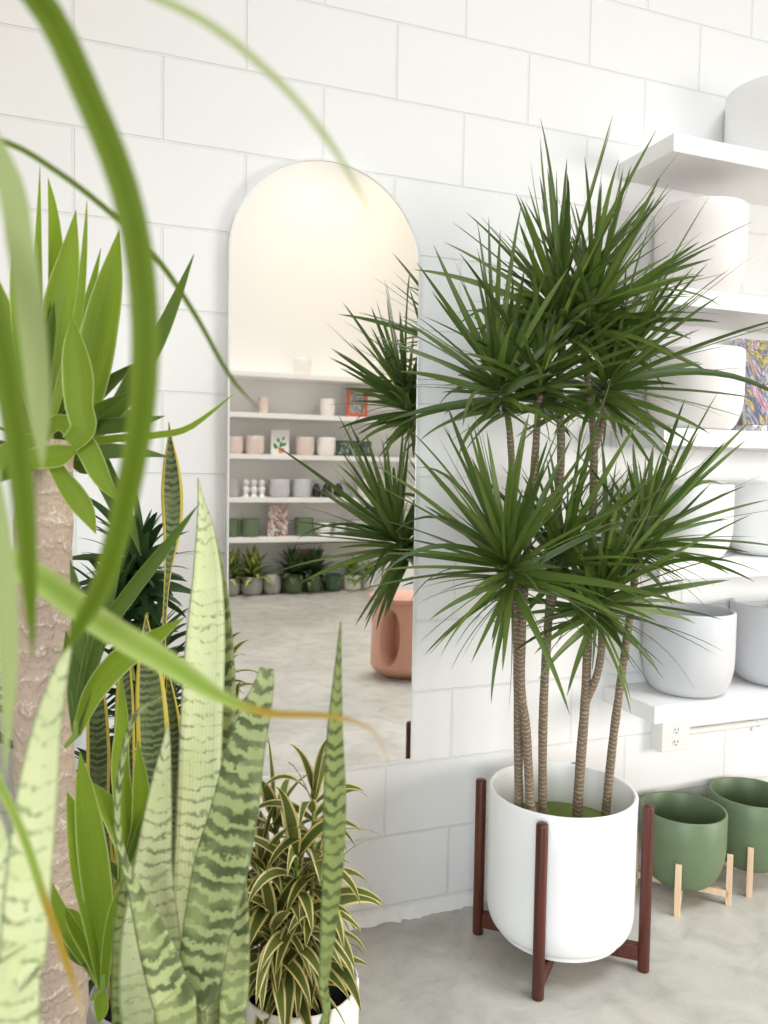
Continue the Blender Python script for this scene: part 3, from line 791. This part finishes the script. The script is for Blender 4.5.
# dark nursery liner inside
MB().lathe([(RS*.80, h-.07), (RS*.84, h-.020), (RS*.86, h-.018), (RS*.87, h-.022), (RS*.83, h-.07)], SG, 48).build('nursery_liner', M['black'], sg)
rn = random.Random(21)
tops = [(314, 790), (274, 815), (296, 855), (324, 872), (262, 860), (290, 918), (272, 925), (254, 915)]
for k, (a, b_) in enumerate(tops):
    dk = ZS + (-.03, .02, -.06, .0, -.03, -.05, -.07, -.02)[k]
    top = at_d(a, b_, dk)
    base = V((SG.x+(top.x-SG.x)*.45, SG.y+(top.y-SG.y)*.45+rn.uniform(-.02, .02), h-.06))
    mid = base.lerp(top, .5)+V((rn.uniform(-.012, .012), rn.uniform(-.01, .01), 0))
    stp = [V(q) for q in spline([tuple(base), tuple(mid), tuple(top)], 12)]
    so = MB().tube(stp, .0045, 8).build('stem', M['greenstem'], sg)
    mb = MB(); Ls = (top-base).length; n = int(12+Ls*58)
    for i in range(n):
        f = i/(n-1); s = 1-f*.72
        c = stp[min(11, int(s*11))].lerp(stp[min(11, int(s*11)+1)], s*11 % 1)
        az = i*2.399+k*1.7
        pol = math.radians(14+70*min(1, f*2.0)**.8+rn.uniform(-10, 10))
        d = V((math.sin(pol)*math.cos(az), math.sin(pol)*math.sin(az), math.cos(pol)))
        arc_leaf(mb, c, d, rn.uniform(.11, .165), rn.uniform(.024, .031), rn.uniform(.6, 1.8), 12, .08, 'lance', 4, 0., rn.gauss(0, .5))
    o = mb.build('foliage', M['song'], so)

# -- arching strap-leaved plant beside the camera, its leaves crossing the view out of focus
AP = V((-.42, -1.62, 0)); AC = V((-.40, -1.58, 1.30))
sp_ = thing('potted_strap_leaf_plant', 'out-of-focus plant whose long arching strap leaves cross the left foreground', 'plant', AP)
simple_pot(sp_, AP, .13, .36, M['midgrey'])
MB().tube([V(q) for q in spline([(AP.x, AP.y, .30), (AP.x+.01, AP.y+.01, .8), tuple(AC)], 14)], .016, 12).build('stem', M['trunk'], sp_)
def al(pts, dep, m, tw=0., fold=.1, n=44, bw=.012):
    mb = MB(); px_leaf(mb, pts, dep, tuple(AC), n, tw, fold, 4, 1, bw)
    return mb.build('leaf', M[m], sp_)
al([(-330, -90, 26, .42), (-140, -190, 28, .40), (-40, -80, 30, .38), (40, 0, 29, .37), (90, 100, 29, .36), (128, 200, 29, .36), (144, 300, 28, .37), (143, 400, 27, .38), (126, 500, 24, .40), (104, 580, 22, .42), (80, 625, 14, .44), (62, 655, .6, .45)], .4, 'strap', .1)
al([(-300, 250, 8, .5), (-100, 120, 7, .56), (0, 140, 6, .58), (58, 172, 6, .59), (112, 214, 6, .6), (158, 260, 6, .62), (196, 316, 5, .63), (230, 376, 4, .65), (262, 412, .6, .66)], .5, 'strap', .2)
al([(-280, 0, 8, .32), (0, -70, 8, .33), (140, -10, 8, .34), (215, 28, 8, .34), (285, 88, 7, .35), (335, 150, 6, .35), (372, 216, .8, .36)], .34, 'strappale', .2)
al([(-220, 500, 22, .45), (-60, 530, 26, .46), (30, 572, 27, .47), (100, 622, 27, .48), (170, 664, 24, .49), (222, 697, 13, .50), (270, 713, 8, .51), (330, 716, 6, .52), (372, 730, 4, .53), (390, 765, .6, .54)], .48, 'strapbrown', .15)
al([(-200, 120, 26, .42), (-60, 100, 28, .40), (4, 170, 26, .40), (22, 250, 26, .41), (33, 330, 26, .42), (40, 410, 20, .43), (42, 470, .6, .44)], .42, 'strappale', .2)
al([(-220, 220, 26, .40), (-80, 190, 28, .38), (-14, 290, 28, .38), (12, 400, 26, .39), (24, 500, 22, .40), (30, 590, 14, .41), (33, 660, .6, .42)], .4, 'strap', .3)
al([(-240, 330, 22, .40), (-110, 330, 24, .40), (-30, 430, 24, .41), (2, 560, 22, .42), (8, 680, 16, .43), (4, 780, .6, .44)], .42, 'strappale', -.2)
al([(-200, 620, 8, .46), (-60, 690, 9, .48), (12, 810, 9, .5), (45, 900, 8, .52), (74, 985, 6, .53), (86, 1030, .6, .54)], .5, 'strapbrown', .1)

# ------------------------------------------------------------------ everything across the room, seen in the mirror
def far_pot(x0, x1, yt, yb, z, m, label, grp, yw=-6.14, foot=.68, rnd=.4, name='ceramic_pot', cat='pot'):
    c = at_m((x0+x1)/2, 480, yw); d = mdepth(V((c.x, yw, z))); R = (x1-x0)/2*d/F; hh_ = (yb-yt)*d/F
    return pot(name, (c.x, yw, z+.0008), R, hh_, m, label, grp, .008, foot, rnd, cat)
GF = 'pots on the shelves across the room'
far_pot(293, 310, 356, 373, FZ[0], M['cream'], 'white pot on the topmost shelf in the mirror, left one', GF)
far_pot(366, 383, 359, 376, FZ[0], M['cream'], 'white pot on the topmost shelf in the mirror, nearest the leaf tips', GF)
far_pot(258, 268, 396, 412, FZ[1], M['pink'], 'small narrow pink pot on the second mirrored shelf, left part', GF, foot=.9, rnd=.15)
far_pot(319, 334, 398, 415, FZ[1], M['blush'], 'blush pot on the mirrored shelf left of the red framed picture', GF)
far_pot(227, 243, 436, 453, FZ[2], M['pink'], 'pink pot at the left mirror rim, third mirrored shelf', GF)
far_pot(245, 264, 436, 454, FZ[2], M['pink'], 'pink pot left of the plant card in the mirror', GF)
far_pot(295, 314, 437, 455, FZ[2], M['pink'], 'pink pot right of the plant card in the mirror', GF)
far_pot(316, 335, 437, 455, FZ[2], M['cream'], 'white pot beside the dark green print in the mirror', GF)
far_pot(226, 239, 475, 493, FZ[3], M['midgrey'], 'grey pot at the left mirror rim beside the white figurines', GF)
far_pot(269, 290, 476, 494, FZ[3], M['grey'], 'grey pot just right of the white figurines in the mirror', GF)
far_pot(292, 311, 476, 494, FZ[3], M['grey'], 'grey pot beside the black vases in the mirror', GF)
far_pot(226, 239, 514, 532, FZ[4], M['green'], 'green pot cut by the left mirror rim on the lowest mirrored shelf', GF)
far_pot(241, 260, 514, 532, FZ[4], M['green'], 'green pot left of the red swirl book in the mirror', GF)
far_pot(295, 314, 514, 532, FZ[4], M['green'], 'green pot between the red swirl book and white mugs in the mirror', GF)
far_pot(347, 366, 517, 532, FZ[4], M['midgrey'], 'dark grey pot right of the white mugs, half hidden by leaves in the mirror', GF)
far_pot(357, 383, 476, 494, FZ[3], M['cream'], 'white pot half hidden by leaves beside the black vases in the mirror', GF)
far_pot(385, 402, 514, 532, FZ[4], M['green'], 'green pot behind the spiky leaves at the right of the mirror', GF) if False else None
# mugs with handles
for k, (x0, x1) in enumerate(((318.5, 330.5), (333.5, 346))):
    yw = -6.12; c = at_m((x0+x1)/2, 525, yw); d = mdepth(c); R = (x1-x0)/2*d/F; hm = 13*d/F
    t = thing('white_mug', ['white mug next to the green pot on the lowest mirrored shelf', 'white mug next to the grey pot on the lowest mirrored shelf'][k], 'mug', (c.x, yw, FZ[4]), 'white mugs seen in the mirror')
    MB().lathe(pot_profile(R, hm, .006, .85, .15), (c.x, yw, FZ[4]+.0008), 32).build('cup', M['white_glaze'], t)
    a0 = [V((c.x-R*(.95+.5*math.sin(PI*i/10)), yw, FZ[4]+hm*(.2+.6*i/10))) for i in range(11)]
    MB().tube(a0, .007, 8).build('handle', M['pink'], t)
# figurines: little white abstract figures, head on a waisted body
for k, xx in enumerate((246, 254, 262)):
    yw = -6.12; c = at_m(xx, 484, yw); s = 18*mdepth(c)/F
    pr_ = [(.0005, 0), (.20, 0), (.21, .03), (.12, .10), (.10, .22), (.17, .34), (.20, .44), (.14, .54), (.08, .60), (.09, .64), (.16, .72), (.19, .80), (.16, .90), (.08, .97), (.0005, .99)]
    o = MB().lathe([(r_*s, z_*s) for r_, z_ in pr_], (c.x, yw, FZ[3]+.0008), 28).build('white_figurine', M['white_glaze'])
    tag(o, ['slim white figurine, left of the three in the mirror', 'slim white figurine, middle of the three in the mirror', 'slim white figurine, right of the three in the mirror'][k], 'figurine', 'white figurines seen in the mirror')
# black vases: leaning rounded bottles
for k, (xx, w_) in enumerate(((316.5, 9), (327, 10.5), (338.5, 10))):
    yw = -6.12; c = at_m(xx, 487, yw); s = mdepth(c)/F; R = w_/2*s; hv = 14*s
    pr_ = [(.0005, 0), (R*.8, 0), (R, hv*.2), (R*.98, hv*.45), (R*.72, hv*.78), (R*.42, hv*.94), (R*.36, hv), (R*.25, hv), (R*.22, hv*.9), (.0005, hv*.85)]
    o = MB().lathe(pr_, (c.x, yw, FZ[3]+.0008), 32).build('black_vase', M['black'])
    tag(o, ['black rounded vase next to the grey pot in the mirror', 'black rounded vase, middle one, in the mirror', 'black rounded vase nearest the white pot in the mirror'][k], 'vase', 'black vases seen in the mirror')
# framed picture, plant card, green print, red swirl book
def far_panel(x0, x1, yt, z, yw, dp):
    a = at_m(x0, 450, yw); b2_ = at_m(x1, 450, yw); zt_ = at_m((x0+x1)/2, yt, yw).z
    return a.x, b2_.x, z+.0008, zt_
xa, xb, za, zb2 = far_panel(346, 366.5, 388, FZ[1], -6.14, .02)
t = thing('framed_picture', 'small black and white photo in an orange-red frame on the mirrored shelf', 'picture', ((xa+xb)/2, -6.14, za))
fwd = .034
mb = MB()
mb.box((xa, -6.15, za), (xa+fwd, -6.13, zb2)); mb.box((xb-fwd, -6.15, za), (xb, -6.13, zb2))
mb.box((xa+fwd, -6.15, za), (xb-fwd, -6.13, za+fwd*1.3)); mb.box((xa+fwd, -6.15, zb2-fwd), (xb-fwd, -6.13, zb2))
mb.build('picture_frame', M['red'], t, False)
MB().box((xa+fwd, -6.148, za+fwd*1.3), (xb-fwd, -6.140, zb2-fwd)).build('photo_print', M['photo'], t, False)
xa, xb, za, zb2 = far_panel(271, 289, 430, FZ[2], -6.12, .02)
t = thing('plant_card', 'white card printed with a green potted plant on the mirrored shelf', 'card', ((xa+xb)/2, -6.12, za))
MB().box((xa, -6.128, za), (xb, -6.120, zb2)).build('card_board', M['paper'], t, False)
wc = xb-xa; hc = zb2-za; cx = (xa+xb)/2
mb = MB()
pts = [(-.12, .06), (.16, .06), (.20, .26), (-.16, .26)]
mb.v = [V((cx+wc*(.05+a), -6.1195, za+hc*b_)) for a, b_ in pts]; mb.face([0, 1, 2, 3])
mb.build('printed_pot', M['clayprint'], t, False)
for (dx, dz, r_, an) in ((-.26, .34, .16, .5), (.05, .40, .15, -.2), (.24, .42, .12, -.8), (-.10, .58, .12, .3), (.18, .66, .10, -.3)):
    mb = MB()
    for i in range(16):
        a = 2*PI*i/16; q = V((r_*.62*math.cos(a), r_*math.sin(a))); q.rotate(Matrix.Rotation(an, 2))
        mb.v.append(V((cx+wc*(dx+q.x), -6.1192, za+hc*(dz+q.y*.8))))
    mb.face(list(range(16))); mb.build('printed_leaf', M['leafprint'], t, False)
xa, xb, za, zb2 = far_panel(336, 371, 441, FZ[2], -6.14, .02)
t = thing('landscape_print', 'wide dark green print leaning on the mirrored shelf behind leaf tips', 'picture', ((xa+xb)/2, -6.14, za))
mb = MB(); e = .018
mb.box((xa, -6.15, za), (xb, -6.13, za+e)); mb.box((xa, -6.15, zb2-e), (xb, -6.13, zb2)); mb.box((xa, -6.15, za+e), (xa+e, -6.13, zb2-e)); mb.box((xb-e, -6.15, za+e), (xb, -6.13, zb2-e))
mb.build('picture_frame', M['deepgreen'], t, False)
MB().box((xa+e, -6.148, za+e), (xb-e, -6.138, zb2-e)).build('print', M['covergreen'], t, False)
xa, xb, za, zb2 = far_panel(268, 288, 505, FZ[4], -6.12, .02)
t = thing('art_book', 'upright book with a red and black swirl cover between green pots in the mirror', 'book', ((xa+xb)/2, -6.12, za))
MB().box((xa, -6.103, za), (xb, -6.100, zb2)).build('front_cover', M['coverred'], t, False)
MB().box((xa+.003, -6.122, za+.003), (xb-.003, -6.1033, zb2-.003)).build('page_block', M['paper'], t, False)
MB().box((xa, -6.1255, za), (xb, -6.1223, zb2)).build('back_cover', M['coverred'], t, False)
xa, xb, za, zb2 = far_panel(301, 313, 549, .34, -6.30, .02)
za = at_m(307, 558, -6.30).z
tag(MB().box((xa, FARY+.0006, za), (xb, FARY+.02, zb2)).build('pink_wall_card', M['pinkcard'], None, False, .002), 'small dusty pink card on the wall below the mirrored shelves', 'card')

# floor planters across the room
def far_plant(x0, x1, yt, yb, m, leafm, label, kind, ptop, n, L, W, yw=-6.08, name='potted_houseplant', spread=1., seed=0):
    c = at_m((x0+x1)/2, 560, yw); d = mdepth(V((c.x, yw, .1))); R = (x1-x0)/2*d/F; hh_ = (yb-yt)*d/F
    t = thing(name, label, 'plant', (c.x, yw, 0), 'planters on the floor across the room')
    MB().lathe(pot_profile(R, hh_, .010, .70, .4), (c.x, yw, 0), 40).build('pot', m, t)
    if not leafm: return t
    MB().lathe([(.0005, hh_-.03), (R-.009, hh_-.035), (R-.02, hh_-.05)], (c.x, yw, 0), 24).build('soil', M['soil'], t)
    rn = random.Random(seed+int(x0)); mb = MB(); top = (yt-ptop)*d/F
    n = int(n*1.6)
    for i in range(n):
        f = (i+.5)/n; az = i*2.4+seed; pol = math.radians((8+88*f)*spread)
        b0 = V((c.x+R*.4*rn.uniform(-1, 1), yw+R*.4*rn.uniform(-1, 1), hh_-.03+top*(1-f)*.45))
        dd = V((math.sin(pol)*math.cos(az), math.sin(pol)*math.sin(az)*.8+.1, math.cos(pol)))
        arc_leaf(mb, b0, dd, L*rn.uniform(.75, 1.15), W*rn.uniform(.8, 1.1), rn.uniform(.3, .9), 9, .1, kind, 4)
    mb.build('foliage', M[leafm], t)
    return t
far_plant(222, 240, 574, 591, M['midgrey'], 'dieff', 'variegated plant in a grey pot at the left mirror rim', 'lance', 548, 20, .26, .075, seed=1)
far_plant(241, 263, 574, 592, M['midgrey'], 'dieff', 'yellow-centred leafy plant in a grey pot on the far floor', 'lance', 553, 24, .27, .085, seed=2)
t = far_plant(263, 281, 572, 592, M['midgrey'], None, 'empty grey planter on the far floor between leafy pots', 'lance', 0, 0, 0, 0, name='ceramic_planter')
t['category'] = 'planter'
far_plant(284, 304, 571, 590, M['green'], 'aglao', 'silvery dark plant spilling from a green pot beside the empty grey planter', 'lance', 552, 44, .25, .085, seed=3)
far_plant(306, 322, 571, 590, M['green'], 'aglao', 'silvery dark plant in a green pot, middle of the far floor row', 'lance', 553, 40, .25, .085, seed=4)
t = far_plant(323, 341, 571, 588, M['deepgreen'], None, 'empty dark green planter on the far floor left of the trailing plant', 'lance', 0, 0, 0, 0, name='ceramic_planter')
t['category'] = 'planter'
far_plant(344, 362, 572, 588, M['cream'], 'pothos', 'light green trailing plant in a white pot on the far floor', 'lance', 560, 34, .17, .07, seed=5, spread=1.1)
t = far_plant(362, 376, 573, 589, M['cream'], 'pothos', 'small light green plant in a white pot beside the white plinth', 'lance', 560, 16, .14, .06, seed=6)

# white plinth and terracotta stool
q = at_m(373, 612, -5.3); za = at_m(390, 547, -4.9).z
bxr = q.x+.55
tag(MB().box((q.x, -5.3, 0), (bxr, -4.9, za)).build('display_plinth', M['shelf'], None, False, .004), 'plain white box plinth behind the terracotta stool in the mirror', 'plinth')
sc = at_m(396, 676, -2.46); sd_ = mdepth(sc); sx, sy = sc.x+.095, -2.60
zt = at_m(393, 598, -2.5).z
tag_s = thing('terracotta_stool', 'terracotta pink drum stool with a carved oval opening seen in the mirror', 'stool', (sx, sy, 0))
MB().lathe([(.0005, zt-.045), (.16, zt-.045), (.19, zt-.030), (.212, zt-.010), (.214, zt-.003), (.210, zt), (.0005, zt)], (sx, sy, 0), 56).build('seat', M['terracotta'], tag_s)
mb = MB(); NA, NZ = 160, 90; hb = zt-.03
ctr = V((sx, sy, 0)); toward = V((0-sx, (2*MY+D)-sy, 0)).normalized()      # opening turned to the room side that the mirror faces
a_open = math.atan2(toward.y, toward.x)+.42
def stool_r(u):                                     # silhouette: tucked round foot, full belly, waisted neck
    if u < .16: return .115+.085*math.sin(u/.16*PI/2)
    return .200-.012*((u-.16)/.84)-.020*max(0, (u-.78)/.22)**2
for i in range(NA):
    a = 2*PI*i/NA
    for k in range(NZ):
        u = k/(NZ-1); r_ = stool_r(u)
        for o_ in range(3):
            da = (a-a_open-o_*2*PI/3+PI) % (2*PI)-PI
            e = math.sqrt((da*.2/.062)**2+((u-.56)*hb/.155)**2)
            t_ = max(0, min(1, (1.18-e)/.42)); t_ = t_*t_*(3-2*t_)
            r_ -= .125*t_
        mb.v.append(ctr+V((r_*math.cos(a), r_*math.sin(a), .0015+u*hb)))
for i in range(NA):
    j_ = (i+1) % NA
    for k in range(NZ-1): mb.face([i*NZ+k, j_*NZ+k, j_*NZ+k+1, i*NZ+k+1])
mb.face([i*NZ for i in range(NA)][::-1])
mb.build('carved_base', M['terracotta'], tag_s)

# ------------------------------------------------------------------ light
def area(name, loc, target, size, power, col, sy=None):
    l = bpy.data.lights.new(name, 'AREA'); l.energy = power*1.4; l.color = col; l.size = size
    if sy: l.shape = 'RECTANGLE'; l.size_y = sy
    o = bpy.data.objects.new(name, l); C.objects.link(o); o.location = loc
    o.rotation_euler = (V(target)-V(loc)).to_track_quat('-Z', 'Y').to_euler(); return o
area('skylight_lamp', (3.3, -2.6, 7.4), (2.4, -.8, .0), 3.6, 62, (.86, .94, 1.0), 2.6).data.spread = 1.5
area('left_front_fill', (-1.9, -5.2, 1.5), (1.6, -.15, .35), 2.4, 15, (.84, .93, 1.0), 2.0).data.spread = 1.0  # added cool fill from the front left; no shopfront stands there
area('right_front_fill', (4.9, -4.4, 1.3), (1.0, -.1, .15), 2.4, 24, (1.0, .955, .89), 1.8).data.spread = 1.2  # added low frontal fill to lift the dim lower wall; no window there
area('rear_lamp', (1.6, -3.6, 7.2), (1.8, -5.8, .4), 3.0, 62, (1.0, .95, .88), 2.0).data.spread = 1.6
area('warm_wall_fill', (-2.6, -1.3, 2.4), (-.4, 0, 1.9), .8, 4.5, (1.0, .68, .42))  # added weak unseen light, only to tint the left wall beige
area('warm_side_lamp', (6.6, -1.3, 1.0), (1.5, -.4, .5), 1.6, 14, (1.0, .74, .55))
for (a, b_) in ((322, 235), (396, 232)):
    p = at_m(a, b_, FARY)
    l = bpy.data.lights.new('shelf_spot', 'SPOT'); l.energy = 30; l.color = (1., .72, .38); l.spot_size = 1.5; l.spot_blend = 1.; l.shadow_soft_size = .08
    o = bpy.data.objects.new('shelf_spot', l); C.objects.link(o); o.location = (p.x, FARY+1.0, p.z+.9)
    o.rotation_euler = (V((p.x, FARY, p.z-.3))-o.location).to_track_quat('-Z', 'Y').to_euler()
w = bpy.data.worlds.new('daylight'); bpy.context.scene.world = w; w.use_nodes = True
bg = w.node_tree.nodes['Background']; bg.inputs[0].default_value = (1., .93, .845, 1); bg.inputs[1].default_value = .56

# ------------------------------------------------------------------ camera
cam = bpy.data.cameras.new('camera'); co = bpy.data.objects.new('camera', cam); C.objects.link(co)
cam.sensor_fit = 'HORIZONTAL'; cam.sensor_width = 36; cam.lens = 36*F/768; cam.clip_start = .02
co.matrix_world = Matrix(((RT.x, UP.x, -fw.x, O.x), (RT.y, UP.y, -fw.y, O.y), (RT.z, UP.z, -fw.z, O.z), (0, 0, 0, 1)))
cam.dof.use_dof = True; cam.dof.focus_distance = 1.75; cam.dof.aperture_fstop = cam.lens/5.8
sc_ = bpy.context.scene; sc_.camera = co
sc_.view_settings.view_transform = 'Standard'; sc_.view_settings.look = 'None'; sc_.view_settings.exposure = 0
